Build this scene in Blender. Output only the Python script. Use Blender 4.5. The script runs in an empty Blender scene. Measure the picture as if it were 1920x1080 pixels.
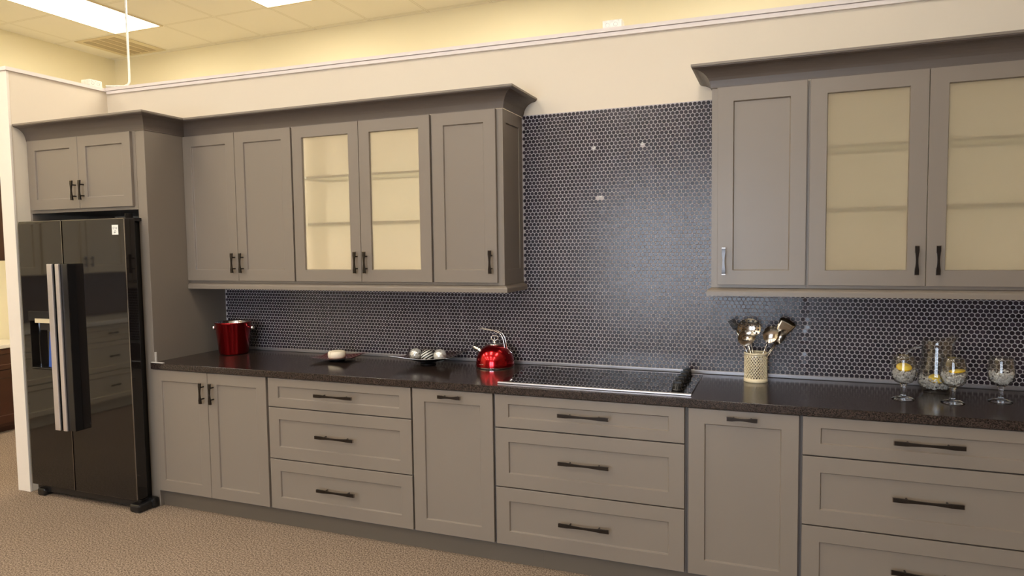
import bpy, bmesh, math, random
from mathutils import Vector, Matrix
random.seed(7)
PI = math.pi
SC = bpy.context.scene
COL = SC.collection

# ------------------------------------------------------------------ materials
def new_mat(name):
    m = bpy.data.materials.new(name); m.use_nodes = True
    nt = m.node_tree; b = nt.nodes['Principled BSDF']
    return m, nt, b
def srgb(r, g, b):
    f = lambda c: ((c/255)/12.92 if c/255 <= .04045 else ((c/255+.055)/1.055)**2.4)
    return (f(r), f(g), f(b), 1)
def simple(name, col, rough=.5, metal=0, coat=0, spec=.5, noise=0, nscale=40, bump=0, bscale=200, coat_rough=.05, rvar=0):
    m, nt, b = new_mat(name)
    b.inputs['Base Color'].default_value = col
    b.inputs['Roughness'].default_value = rough
    b.inputs['Metallic'].default_value = metal
    b.inputs['Coat Weight'].default_value = coat
    b.inputs['Coat Roughness'].default_value = coat_rough
    b.inputs['Specular IOR Level'].default_value = spec
    tc = nt.nodes.new('ShaderNodeTexCoord')
    if noise:
        n = nt.nodes.new('ShaderNodeTexNoise'); n.inputs['Scale'].default_value = nscale; n.inputs['Detail'].default_value = 4
        nt.links.new(tc.outputs['Object'], n.inputs['Vector'])
        r = nt.nodes.new('ShaderNodeMapRange'); r.inputs['To Min'].default_value = 1-noise; r.inputs['To Max'].default_value = 1+noise
        nt.links.new(n.outputs['Fac'], r.inputs['Value'])
        mx = nt.nodes.new('ShaderNodeVectorMath'); mx.operation = 'SCALE'
        mx.inputs[0].default_value = col[:3]
        nt.links.new(r.outputs['Result'], mx.inputs['Scale'])
        nt.links.new(mx.outputs['Vector'], b.inputs['Base Color'])
    if bump:
        n = nt.nodes.new('ShaderNodeTexNoise'); n.inputs['Scale'].default_value = bscale; n.inputs['Detail'].default_value = 3
        nt.links.new(tc.outputs['Object'], n.inputs['Vector'])
        bp = nt.nodes.new('ShaderNodeBump'); bp.inputs['Strength'].default_value = bump; bp.inputs['Distance'].default_value = .002
        nt.links.new(n.outputs['Fac'], bp.inputs['Height']); nt.links.new(bp.outputs['Normal'], b.inputs['Normal'])
    return m

M = {}
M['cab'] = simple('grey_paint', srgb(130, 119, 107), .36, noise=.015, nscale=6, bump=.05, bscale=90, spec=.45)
M['crown'] = simple('shaded_grey_paint', srgb(98, 87, 78), .42, noise=.015, nscale=6, bump=.05, bscale=90)  # cabinet grey with the shade of the down-facing crown put into the colour
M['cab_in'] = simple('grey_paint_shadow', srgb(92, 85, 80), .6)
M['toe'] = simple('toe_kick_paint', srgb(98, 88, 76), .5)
M['dark_gap'] = simple('dark_void', srgb(22, 17, 14), .8)
M['liner'] = simple('cream_liner', srgb(234, 227, 212), .6)
def shelf_mat():
    m, nt, b = new_mat('green_glass_shelf'); L = nt.links.new
    b.inputs['Base Color'].default_value = srgb(74, 80, 66); b.inputs['Roughness'].default_value = .2
    t = nt.nodes.new('ShaderNodeBsdfTransparent'); t.inputs['Color'].default_value = (.9, .93, .86, 1)
    g = nt.nodes.new('ShaderNodeNewGeometry'); sp = nt.nodes.new('ShaderNodeSeparateXYZ'); L(g.outputs['Normal'], sp.inputs[0])
    ab = nt.nodes.new('ShaderNodeMath'); ab.operation = 'ABSOLUTE'; L(sp.outputs['Z'], ab.inputs[0])
    ml = nt.nodes.new('ShaderNodeMath'); ml.operation = 'MULTIPLY'; ml.inputs[1].default_value = .85; L(ab.outputs[0], ml.inputs[0])
    mx = nt.nodes.new('ShaderNodeMixShader'); L(ml.outputs[0], mx.inputs[0]); L(b.outputs[0], mx.inputs[1]); L(t.outputs[0], mx.inputs[2])
    L(mx.outputs[0], nt.nodes['Material Output'].inputs['Surface'])
    return m
M['shelf'] = shelf_mat()
M['wall_y'] = simple('yellow_wall_paint', srgb(252, 241, 204), .85, noise=.01, nscale=2, bump=.05)
M['wall_far'] = simple('tan_wall_paint', srgb(150, 128, 100), .85)
M['wall_c'] = simple('cream_wall_paint', srgb(229, 216, 195), .8, noise=.01, nscale=2, bump=.04)
M['white_trim'] = simple('white_trim_paint', srgb(240, 230, 216), .5, noise=.01)
M['cap'] = simple('cap_trim_paint', srgb(238, 228, 222), .5)
M['black_metal'] = simple('black_nickel', (.055, .050, .048, 1), .2, metal=.95)
M['end_metal'] = simple('bright_nickel_edge', (.35, .33, .32, 1), .2, metal=1)
M['chrome'] = simple('chrome', (.82, .8, .78, 1), .08, metal=1)
M['steel'] = simple('polished_steel', (.60, .56, .50, 1), .16, metal=1)
M['brushed'] = simple('brushed_aluminium', (.72, .68, .68, 1), .36, metal=.8, noise=.05, nscale=80)
M['galv'] = simple('galvanised_steel', (.85, .84, .78, 1), .45, metal=.4, noise=.2, nscale=60)
M['alu_strip'] = simple('aluminium_strip', srgb(150, 146, 148), .3, metal=.5)
M['fridge'] = simple('black_gloss', (.010, .008, .007, 1), .04, spec=.6)
M['fridge_side'] = simple('black_textured', (.008, .007, .006, 1), .3, bump=.1, bscale=300)
M['black_plastic'] = simple('black_plastic', (.012, .011, .011, 1), .22)
M['black_glass'] = simple('black_ceramic_glass', (.008, .008, .009, 1), .035, coat=1, coat_rough=.02)
M['label'] = simple('label_plate', srgb(215, 200, 165), .5)
M['blue'] = simple('blue_print', srgb(45, 85, 165), .35)
M['paper'] = simple('white_paper', srgb(240, 238, 232), .5)
M['ink'] = simple('grey_ink', srgb(110, 108, 105), .6)
M['red_metal'] = simple('red_anodised', (.46, .005, .010, 1), .2, metal=.95, coat=.5)
M['red_dark'] = simple('red_lacquer', srgb(95, 14, 16), .15, coat=.6)
M['maroon'] = simple('maroon_lacquer', srgb(48, 14, 16), .18, coat=.5)
M['black_lacq'] = simple('black_lacquer', srgb(16, 12, 14), .35)
M['rim'] = simple('silver_rim', (.6, .6, .62, 1), .25, metal=.8)
M['cheese'] = simple('white_rind', srgb(240, 226, 200), .7, noise=.12, nscale=60, bump=.6, bscale=90)
M['cream_ceramic'] = simple('cream_ceramic', srgb(240, 224, 188), .3, coat=.3)
M['lemon_rind'] = simple('lemon_rind', srgb(240, 190, 20), .4, bump=.2)
M['lemon'] = simple('lemon_flesh', srgb(246, 214, 90), .3, noise=.15, nscale=120)
M['walnut'] = simple('dark_brown_wood', srgb(62, 32, 22), .35, noise=.25, nscale=12)
M['cream_cab'] = simple('cream_cabinet_paint', srgb(222, 208, 178), .4)
M['white_counter'] = simple('white_counter', srgb(235, 228, 212), .25)
M['beige_splash'] = simple('brown_backsplash', srgb(84, 66, 50), .4)
M['vent_dark'] = simple('vent_slot', srgb(186, 168, 134), .7)
M['tbar'] = simple('ceiling_white', srgb(226, 212, 176), .7)
M['caulk'] = simple('white_plastic', srgb(215, 208, 200), .4)

def carpet():
    m, nt, b = new_mat('beige_carpet')
    tc = nt.nodes.new('ShaderNodeTexCoord')
    n1 = nt.nodes.new('ShaderNodeTexNoise'); n1.inputs['Scale'].default_value = 130; n1.inputs['Detail'].default_value = 3
    n2 = nt.nodes.new('ShaderNodeTexNoise'); n2.inputs['Scale'].default_value = 1.6; n2.inputs['Detail'].default_value = 2
    cr = nt.nodes.new('ShaderNodeValToRGB')
    cr.color_ramp.elements[0].position = .34; cr.color_ramp.elements[0].color = srgb(88, 73, 60)
    cr.color_ramp.elements[1].position = .66; cr.color_ramp.elements[1].color = srgb(180, 160, 141)
    r = nt.nodes.new('ShaderNodeMapRange'); r.inputs['To Min'].default_value = .88; r.inputs['To Max'].default_value = 1.1
    v = nt.nodes.new('ShaderNodeVectorMath'); v.operation = 'SCALE'
    L = nt.links.new
    L(tc.outputs['Object'], n1.inputs['Vector']); L(tc.outputs['Object'], n2.inputs['Vector'])
    L(n1.outputs['Fac'], cr.inputs['Fac']); L(n2.outputs['Fac'], r.inputs['Value'])
    L(cr.outputs['Color'], v.inputs[0]); L(r.outputs['Result'], v.inputs['Scale']); L(v.outputs['Vector'], b.inputs['Base Color'])
    b.inputs['Roughness'].default_value = .95; b.inputs['Specular IOR Level'].default_value = .1
    bp = nt.nodes.new('ShaderNodeBump'); bp.inputs['Strength'].default_value = .7; bp.inputs['Distance'].default_value = .004
    L(n1.outputs['Fac'], bp.inputs['Height']); L(bp.outputs['Normal'], b.inputs['Normal'])
    return m
M['carpet'] = carpet()

def granite():
    m, nt, b = new_mat('dark_speckled_laminate')
    tc = nt.nodes.new('ShaderNodeTexCoord'); L = nt.links.new
    n1 = nt.nodes.new('ShaderNodeTexNoise'); n1.inputs['Scale'].default_value = 260; n1.inputs['Detail'].default_value = 2
    cr = nt.nodes.new('ShaderNodeValToRGB')
    cr.color_ramp.elements[0].position = .42; cr.color_ramp.elements[0].color = srgb(24, 19, 18)
    cr.color_ramp.elements[1].position = .62; cr.color_ramp.elements[1].color = srgb(66, 54, 49)
    L(tc.outputs['Object'], n1.inputs['Vector']); L(n1.outputs['Fac'], cr.inputs['Fac']); L(cr.outputs['Color'], b.inputs['Base Color'])
    b.inputs['Roughness'].default_value = .17; b.inputs['Specular IOR Level'].default_value = .5
    return m
M['granite'] = granite()

def tile_mat():
    m, nt, b = new_mat('penny_tile_glaze'); L = nt.links.new
    at = nt.nodes.new('ShaderNodeAttribute'); at.attribute_name = 'tone'
    cr = nt.nodes.new('ShaderNodeValToRGB')
    cr.color_ramp.elements[0].color = srgb(38, 32, 38); cr.color_ramp.elements[1].color = srgb(58, 49, 56)
    L(at.outputs['Fac'], cr.inputs['Fac']); L(cr.outputs['Color'], b.inputs['Base Color'])
    b.inputs['Roughness'].default_value = .22; b.inputs['Specular IOR Level'].default_value = .42
    return m
M['tile'] = tile_mat()
M['grout'] = simple('pale_grout', srgb(190, 181, 180), .7, noise=.06, nscale=30)

def ceiling_mat():
    m, nt, b = new_mat('ceiling_tiles'); L = nt.links.new
    tc = nt.nodes.new('ShaderNodeTexCoord'); sp = nt.nodes.new('ShaderNodeSeparateXYZ'); L(tc.outputs['Object'], sp.inputs[0])
    outs = []
    for ax, off in (('X', 2.86), ('Y', -1.2)):
        a = nt.nodes.new('ShaderNodeMath'); a.operation = 'ADD'; a.inputs[1].default_value = off + 61; L(sp.outputs[ax], a.inputs[0])
        d = nt.nodes.new('ShaderNodeMath'); d.operation = 'DIVIDE'; d.inputs[1].default_value = .61; L(a.outputs[0], d.inputs[0])
        s = nt.nodes.new('ShaderNodeMath'); s.operation = 'PINGPONG'; s.inputs[1].default_value = .5; L(d.outputs[0], s.inputs[0])
        outs.append(s)
    mn = nt.nodes.new('ShaderNodeMath'); mn.operation = 'MINIMUM'; L(outs[0].outputs[0], mn.inputs[0]); L(outs[1].outputs[0], mn.inputs[1])
    cr = nt.nodes.new('ShaderNodeValToRGB')
    e = cr.color_ramp.elements
    e[0].position = 0; e[0].color = srgb(250, 244, 226)
    e[1].position = .012; e[1].color = srgb(250, 244, 226)
    x = e.new(.017); x.color = srgb(216, 206, 178)
    x = e.new(.024); x.color = srgb(253, 247, 230)
    L(mn.outputs[0], cr.inputs['Fac'])
    n = nt.nodes.new('ShaderNodeTexNoise'); n.inputs['Scale'].default_value = 60; L(tc.outputs['Object'], n.inputs['Vector'])
    bp = nt.nodes.new('ShaderNodeBump'); bp.inputs['Strength'].default_value = .2; L(n.outputs['Fac'], bp.inputs['Height']); L(bp.outputs['Normal'], b.inputs['Normal'])
    L(cr.outputs['Color'], b.inputs['Base Color']); b.inputs['Roughness'].default_value = .9
    return m
M['ceiling'] = ceiling_mat()

def glass(name, col=(1, 1, 1, 1), rough=0.0, ior=1.45):
    m, nt, b = new_mat(name)
    b.inputs['Base Color'].default_value = col; b.inputs['Roughness'].default_value = rough
    b.inputs['Transmission Weight'].default_value = 1; b.inputs['IOR'].default_value = ior
    return m
M['glass'] = glass('clear_glass', (.97, .98, .97, 1), 0, 1.4)
def thin_glass():
    m, nt, b = new_mat('thin_clear_glass'); L = nt.links.new
    t = nt.nodes.new('ShaderNodeBsdfTransparent'); t.inputs['Color'].default_value = (.93, .94, .93, 1)
    g = nt.nodes.new('ShaderNodeBsdfGlossy'); g.inputs['Roughness'].default_value = .02
    lw = nt.nodes.new('ShaderNodeLayerWeight'); lw.inputs['Blend'].default_value = .3
    mr = nt.nodes.new('ShaderNodeMapRange'); mr.inputs['To Min'].default_value = .08; mr.inputs['To Max'].default_value = .9
    L(lw.outputs['Facing'], mr.inputs['Value'])
    mx = nt.nodes.new('ShaderNodeMixShader'); L(mr.outputs['Result'], mx.inputs[0]); L(t.outputs[0], mx.inputs[1]); L(g.outputs[0], mx.inputs[2])
    L(mx.outputs[0], nt.nodes['Material Output'].inputs['Surface'])
    return m
M['thin_glass'] = thin_glass()
M['crystal'] = glass('clear_crystal', (1, .98, .95, 1), .08, 1.35)
def frosted():
    m, nt, b = new_mat('frosted_pane'); L = nt.links.new
    b.inputs['Base Color'].default_value = srgb(250, 243, 228); b.inputs['Roughness'].default_value = .22
    b.inputs['Transmission Weight'].default_value = 1; b.inputs['IOR'].default_value = 1.12
    d = nt.nodes.new('ShaderNodeBsdfDiffuse'); d.inputs['Color'].default_value = srgb(214, 200, 176)
    t = nt.nodes.new('ShaderNodeBsdfTranslucent'); t.inputs['Color'].default_value = srgb(240, 230, 212)
    mx0 = nt.nodes.new('ShaderNodeMixShader'); mx0.inputs[0].default_value = .35
    L(d.outputs[0], mx0.inputs[1]); L(t.outputs[0], mx0.inputs[2])
    mx = nt.nodes.new('ShaderNodeMixShader'); mx.inputs[0].default_value = .60
    L(mx0.outputs[0], mx.inputs[1]); L(b.outputs[0], mx.inputs[2]); L(mx.outputs[0], nt.nodes['Material Output'].inputs['Surface'])
    return m
M['frosted'] = frosted()
def emis(name, col, s):
    m, nt, b = new_mat(name)
    b.inputs['Base Color'].default_value = (.8, .8, .8, 1)
    b.inputs['Emission Color'].default_value = col; b.inputs['Emission Strength'].default_value = s
    return m
M['lamp'] = emis('lit_diffuser', (1, .91, .77, 1), 10.2)
M['sky_pane'] = emis('daylight_pane', (.62, .78, 1, 1), 4.0)

def stripes():
    m, nt, b = new_mat('black_white_stripes'); L = nt.links.new
    tc = nt.nodes.new('ShaderNodeTexCoord')
    w = nt.nodes.new('ShaderNodeTexWave'); w.inputs['Scale'].default_value = 22; w.inputs['Distortion'].default_value = .8
    w.bands_direction = 'Z'
    mp = nt.nodes.new('ShaderNodeMapping'); mp.inputs['Rotation'].default_value = (0, .6, 0)
    L(tc.outputs['Object'], mp.inputs[0]); L(mp.outputs[0], w.inputs['Vector'])
    cr = nt.nodes.new('ShaderNodeValToRGB'); cr.color_ramp.interpolation = 'CONSTANT'
    cr.color_ramp.elements[0].color = (.01, .01, .01, 1); cr.color_ramp.elements[1].position = .5; cr.color_ramp.elements[1].color = (.75, .72, .66, 1)
    L(w.outputs['Fac'], cr.inputs['Fac']); L(cr.outputs['Color'], b.inputs['Base Color']); b.inputs['Roughness'].default_value = .25
    return m
M['stripes'] = stripes()
def mosaic(name, sc, c0, c1, pos):
    m, nt, b = new_mat(name); L = nt.links.new
    tc = nt.nodes.new('ShaderNodeTexCoord')
    v = nt.nodes.new('ShaderNodeTexVoronoi'); v.inputs['Scale'].default_value = sc
    L(tc.outputs['Object'], v.inputs['Vector'])
    cr = nt.nodes.new('ShaderNodeValToRGB'); cr.color_ramp.elements[0].color = c0; cr.color_ramp.elements[1].color = c1
    cr.color_ramp.elements[1].position = pos
    L(v.outputs['Color'], cr.inputs['Fac']); L(cr.outputs['Color'], b.inputs['Base Color'])
    b.inputs['Roughness'].default_value = .2; b.inputs['Metallic'].default_value = .5
    return m
M['mosaic'] = mosaic('silver_mosaic', 130, (.02, .02, .02, 1), (.9, .88, .8, 1), .6)
M['mosaic2'] = mosaic('silver_scroll', 95, (.25, .22, .19, 1), (.9, .87, .8, 1), .35)

# ------------------------------------------------------------------ geometry helpers
def prop(o, label=None, cat=None, group=None, kind=None):
    if label: o['label'] = label
    if cat: o['category'] = cat
    if group: o['group'] = group
    if kind: o['kind'] = kind
    return o
def thing(name, label, cat, loc=(0, 0, 0), rz=0, group=None):
    o = bpy.data.objects.new(name, None); COL.objects.link(o); o.empty_display_size = .05
    o.location = loc; o.rotation_euler = (0, 0, rz)
    return prop(o, label, cat, group)

class MB:
    def __init__(s, o=(0, 0, 0)): s.v = []; s.f = []; s.o = o; s.sm = []
    def add(s, vs, fs, smooth=False):
        n = len(s.v); s.v += [tuple(p) for p in vs]
        s.f += [tuple(i+n for i in f) for f in fs]; s.sm += [smooth]*len(fs)
        return s
    def box(s, x0, x1, y0, y1, z0, z1, T=None):
        x0, x1 = min(x0, x1), max(x0, x1); y0, y1 = min(y0, y1), max(y0, y1); z0, z1 = min(z0, z1), max(z0, z1)
        v = [(x0, y0, z0), (x1, y0, z0), (x1, y1, z0), (x0, y1, z0), (x0, y0, z1), (x1, y0, z1), (x1, y1, z1), (x0, y1, z1)]
        if T: v = [tuple(T @ Vector(p)) for p in v]
        return s.add(v, [(0, 3, 2, 1), (4, 5, 6, 7), (0, 1, 5, 4), (1, 2, 6, 5), (2, 3, 7, 6), (3, 0, 4, 7)])
    def lathe(s, prof, c=(0, 0, 0), n=32, T=None, cap=False, smooth=True):
        vs = []; fs = []
        for r, z in prof:
            for i in range(n):
                a = 2*PI*i/n; p = Vector((c[0]+r*math.cos(a), c[1]+r*math.sin(a), c[2]+z))
                if T: p = T @ p
                vs.append(tuple(p))
        for k in range(len(prof)-1):
            for i in range(n):
                j = (i+1) % n
                fs.append((k*n+i, k*n+j, (k+1)*n+j, (k+1)*n+i))
        s.add(vs, fs, smooth)
        if cap:
            b = len(s.v)-len(vs)
            s.f.append(tuple(b+i for i in reversed(range(n)))); s.sm.append(False)
            s.f.append(tuple(b+(len(prof)-1)*n+i for i in range(n))); s.sm.append(False)
        return s
    def tube(s, pts, r, n=10, smooth=True, flat=1.0):
        P = [Vector(p) for p in pts]; rs = r if isinstance(r, (list, tuple)) else [r]*len(P)
        up = Vector((0, 0, 1)); vs = []; fs = []
        t0 = (P[1]-P[0]).normalized()
        u = t0.cross(up)
        if u.length < 1e-4: u = t0.cross(Vector((0, 1, 0)))
        u.normalize()
        for i, p in enumerate(P):
            t = ((P[min(i+1, len(P)-1)]-P[max(i-1, 0)])).normalized()
            u = (u - t*u.dot(t)).normalized(); w = t.cross(u)
            for k in range(n):
                a = 2*PI*k/n; vs.append(tuple(p+(u*math.cos(a)*flat+w*math.sin(a))*rs[i]))
        for i in range(len(P)-1):
            for k in range(n):
                j = (k+1) % n; fs.append((i*n+k, i*n+j, (i+1)*n+j, (i+1)*n+k))
        fs.append(tuple(reversed(range(n)))); fs.append(tuple((len(P)-1)*n+k for k in range(n)))
        return s.add(vs, fs, smooth)
    def sphere(s, c, r, n=20, m=12, sc=(1, 1, 1), T=None):
        vs = []; fs = []
        for i in range(m+1):
            th = PI*i/m
            for k in range(n):
                a = 2*PI*k/n
                p = Vector((c[0]+r*sc[0]*math.sin(th)*math.cos(a), c[1]+r*sc[1]*math.sin(th)*math.sin(a), c[2]+r*sc[2]*math.cos(th)))
                if T: p = T @ p
                vs.append(tuple(p))
        for i in range(m):
            for k in range(n):
                j = (k+1) % n; fs.append((i*n+k, (i+1)*n+k, (i+1)*n+j, i*n+j))
        return s.add(vs, fs, True)
    def build(s, name, mat, parent=None, bevel=0, seg=2, weld=True):
        me = bpy.data.meshes.new(name); o = s.o
        me.from_pydata([(p[0]-o[0], p[1]-o[1], p[2]-o[2]) for p in s.v], [], s.f)
        me.polygons.foreach_set('use_smooth', s.sm)
        bm = bmesh.new(); bm.from_mesh(me)
        if weld: bmesh.ops.remove_doubles(bm, verts=bm.verts, dist=1e-5)
        bm.normal_update(); bm.to_mesh(me); bm.free()
        me.materials.append(M[mat] if isinstance(mat, str) else mat)
        ob = bpy.data.objects.new(name, me); COL.objects.link(ob)
        if parent is not None: ob.parent = parent
        elif any(o): ob.location = o
        if bevel:
            b = ob.modifiers.new('b', 'BEVEL'); b.width = bevel; b.segments = seg; b.limit_method = 'ANGLE'; b.angle_limit = math.radians(40)
        return ob

def cframe(mb, x0, x1, z0, z1, yf, t, hx0, hx1, hz0, hz1, rec, ch=.002, through=False):
    """slab facing -Y with a rectangular recess (or opening)"""
    yb = yf+t
    o = [(x0, z0), (x1, z0), (x1, z1), (x0, z1)]
    i = [(hx0, hz0), (hx1, hz0), (hx1, hz1), (hx0, hz1)]
    i2 = [(hx0+ch, hz0+ch), (hx1-ch, hz0+ch), (hx1-ch, hz1-ch), (hx0+ch, hz1-ch)]
    rec = t if through else rec
    v = [(a, yf, b) for a, b in o]+[(a, yf, b) for a, b in i]+[(a, yf+rec, b) for a, b in i2]+[(a, yb, b) for a, b in o]
    f = []
    for k in range(4):
        j = (k+1) % 4
        f += [(k, j, 4+j, 4+k), (4+k, 4+j, 8+j, 8+k), (k, 12+k, 12+j, j)]
        if through: f.append((12+k, 8+k, 8+j, 12+j))
    if not through: f += [(8, 9, 10, 11), (15, 14, 13, 12)]
    return mb.add(v, f)

def pull(name, parent, o, c, L, vertical, yface, mat='black_metal', axis='-y'):
    """waisted bar pull on two posts; c=(x,z) centre on face"""
    mb = MB(o); n = 12; out = .030
    vs = []; fs = []
    for i in range(n+1):
        t = -1+2*i/n
        w = .0046+.0036*min(1, abs(t)*1.5)**2; d = .0034+.0018*abs(t)
        y = yface-out-.003*(1-t*t)
        for a, b in ((-w, -d), (w, -d), (w, d), (-w, d)):
            l = t*L/2
            vs.append((c[0]+(a if vertical else l), y+b, c[1]+(l if vertical else a)))
    for i in range(n):
        for k in range(4):
            j = (k+1) % 4; fs.append((i*4+k, i*4+j, (i+1)*4+j, (i+1)*4+k))
    fs += [(0, 1, 2, 3), tuple(n*4+k for k in (3, 2, 1, 0))]
    mb.add(vs, fs)
    q = L*.29
    for sgn in (-1, 1):
        x = c[0]+(0 if vertical else sgn*q); z = c[1]+(sgn*q if vertical else 0)
        mb.tube([(x, yface+.001, z), (x, yface-out, z)], .0042, 8)
    h = mb.build(name, mat, parent)
    for sgn in (-1, 1):
        mc = MB(o)
        l = sgn*L/2; y = yface-out
        if vertical: mc.box(c[0]-.0084, c[0]+.0084, y-.0047, y+.0047, c[1]+l-sgn*.001, c[1]+l+sgn*.0022)
        else: mc.box(c[0]+l-sgn*.001, c[0]+l+sgn*.0022, y-.0047, y+.0047, c[1]-.0084, c[1]+.0084)
        mc.build('end_cap', 'end_metal', h)
    return h

def shaker(name, parent, o, x0, x1, z0, z1, yf, st=.07, rt=.067, rb=.069, mat='cab', pane=None, t=.019):
    mb = MB(o)
    cframe(mb, x0, x1, z0, z1, yf, t, x0+st, x1-st, z0+rb, z1-rt, 0.009, .003, through=pane is not None)
    d = mb.build(name, mat, parent, bevel=.0012, seg=1)
    if pane:
        p = MB(o); p.box(x0+st-.008, x1-st+.008, yf+.011, yf+.015, z0+rb-.008, z1-rt+.008)
        p.build('frosted_pane', pane, d)
    return d

# ------------------------------------------------------------------ room shell
def struct(name, mb, mat, bevel=0):
    return prop(mb.build(name, mat, None, bevel), kind='structure')
RX0, RX1, RY0, RY1, RZ = -5.55, 5.6, -7.6, 1.87, 3.705
struct('floor', MB().box(RX0-.1, RX1+.1, RY0-.1, RY1+.1, -.1, 0), 'carpet')
struct('ceiling', MB().box(RX0-.1, RX1+.1, RY0-.1, RY1+.1, RZ, RZ+.1), 'ceiling')
struct('wall_back', MB().box(RX0, RX1, RY1, RY1+.1, 0, RZ), 'wall_y')
struct('wall_left', MB().box(RX0-.1, RX0, RY0, RY1+.1, 0, RZ), 'wall_y')
struct('wall_right', MB().box(RX1, RX1+.1, RY0, RY1+.1, 0, RZ), 'wall_far')
# front wall with shop windows
wf = MB()
wins = [(-1.4, -.1), (0.1, 1.4)]
xs = [RX0]+[a for w in wins for a in w]+[RX1]
for k in range(0, len(xs), 2): wf.box(xs[k], xs[k+1], RY0-.1, RY0, 0, RZ)
for a, b in wins: wf.box(a, b, RY0-.1, RY0, 2.5, RZ); wf.box(a, b, RY0-.1, RY0, 0, .35)
struct('wall_front', wf, 'wall_far')
for k, (a, b) in enumerate(wins):
    w = struct('window_%d' % (k+1), cframe(MB(), a, b, .35, 2.5, RY0-.06, .05, a+.05, b-.05, .40, 2.45, 0, 0, True), 'white_trim')
    MB().box(a+.05, b-.05, RY0-.04, RY0-.03, .40, 2.45).build('pane', 'sky_pane', w)

# display wall: top edge falls slightly to the right
zt = lambda x: 2.763-(x+3.357)*.0094
WX0, WX1 = -3.465, 3.3
def prism_x(mb, x0, x1, y0, y1, zb, zt_):
    """box whose bottom/top heights are functions of x"""
    v = []
    for x in (x0, x1):
        for y in (y0, y1):
            v += [(x, y, zb(x)), (x, y, zt_(x))]
    return mb.add(v, [(0, 1, 3, 2), (4, 6, 7, 5), (0, 4, 5, 1), (2, 3, 7, 6), (1, 5, 7, 3), (0, 2, 6, 4)])
struct('wall_display', prism_x(MB(), -3.355, WX1, 0, .12, lambda x: 0, lambda x: zt(x)+.02), 'wall_c')
struct('wall_wing', MB().box(WX0, -3.355, -.700, .12, 0, 2.78), 'wall_c')
struct('trim_1', prism_x(prism_x(MB(), -3.34, WX1, -.016, 0, zt, lambda x: zt(x)+.021), -3.37, WX1, -.024, .14, lambda x: zt(x)+.023, lambda x: zt(x)+.043), 'cap')
struct('trim_2', MB().box(WX0-.015, -3.34, -.725, .14, 2.780, 2.803), 'cap')
struct('trim_3', MB().box(WX0-.006, -3.352, -.716, -.700, 0, 2.779), 'white_trim', .002)
struct('trim_4', MB().box(WX0-.012, WX0, -.70, .12, 0, 2.779), 'white_trim')

# ------------------------------------------------------------------ penny tile backsplash (real discs on grout)
def backsplash():
    P = .0226; R = .0101; rowh = P*math.sqrt(3)/2
    bs = thing('tile_backsplash', 'dark grey round penny tile backsplash behind the counter and between the wall cabinets', 'backsplash', (0, 0, .914))
    o = (0, 0, .914)
    g = MB(o); g.add([(-2.296, -.004, .915), (3.0, -.004, .915), (3.0, -.004, 1.42), (1.004, -.004, 1.42), (1.004, -.004, 2.345), (-.072, -.004, 2.345), (-.072, -.004, 1.42), (-2.296, -.004, 1.42)]+[(a, -.0006, b) for a, b in ((-2.296, .915), (3.0, .915), (3.0, 1.42), (1.004, 1.42), (1.004, 2.345), (-.072, 2.345), (-.072, 1.42), (-2.296, 1.42))], [tuple(range(8)), tuple(reversed(range(8, 16)))]+[(k, k+8, (k+1) % 8+8, (k+1) % 8) for k in range(8)])
    g.build('grout', 'grout', bs)
    vs = []; fs = []; tone = []; N = 12
    rnd = random.Random(3)
    holes = [(.352, 2.142), (.62, 2.142), (.384, 1.869)]
    seams = (-1.428, -.465, 1.437)
    r = 0; z = .942
    while z < 2.34:
        low = z < 1.405
        x0, x1 = (-2.285, 2.99) if low else (-.060, .992)
        k = math.floor(x0/P)
        while True:
            x = k*P+(P/2 if r % 2 else 0); k += 1
            if x > x1: break
            if x < x0: continue
            sh = 0
            for s_ in seams:
                if low and abs(x-s_) < P: sh = .0012*rnd.uniform(-1, 1)
            # a couple of tiles chipped away round the screw holes
            if any(abs(x-a) < .0125 and abs(z-b) < .0105 for a, b in holes): continue
            tx = rnd.gauss(0, .003); tz = rnd.gauss(0, .003); tn = rnd.random()**1.3
            sm_ = any(low and abs(x-s_) < P*.6 for s_ in seams)
            if sm_: tx += rnd.gauss(0, .04); tz += rnd.gauss(0, .04); tn = rnd.random()
            b = len(vs)
            for rr, yy in ((R, -.004), (R, -.0062), (R*.88, -.0072)):
                for i in range(N):
                    a = 2*PI*i/N; dx = rr*math.cos(a); dz = rr*math.sin(a)
                    y = yy+(dx*tx+dz*tz if rr < R else 0)
                    vs.append((x+dx+sh, y, z+dz-.914))
            for q in range(2):
                for i in range(N):
                    j = (i+1) % N; fs.append((b+q*N+i, b+q*N+j, b+(q+1)*N+j, b+(q+1)*N+i))
            fs.append(tuple(b+2*N+i for i in range(N)))
            tone += [tn]*(3*N)
        r += 1; z += rowh
    me = bpy.data.meshes.new('tiles'); me.from_pydata(vs, [], fs); me.materials.append(M['tile'])
    a = me.attributes.new('tone', 'FLOAT', 'POINT'); a.data.foreach_set('value', tone)
    t = bpy.data.objects.new('tiles', me); COL.objects.link(t); t.parent = bs
    rr = random.Random(5)
    for (x, z) in holes:
        h = MB(o)
        for q in range(5):
            a = rr.uniform(0, 6.28); d = rr.uniform(.002, .009)
            h.box(x+d*math.cos(a)-.003, x+d*math.cos(a)+.003, -.0078, -.004, z+d*math.sin(a)-.003, z+d*math.sin(a)+.002)
        h.build('bare_plaster', 'paper', bs)
backsplash()

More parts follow.
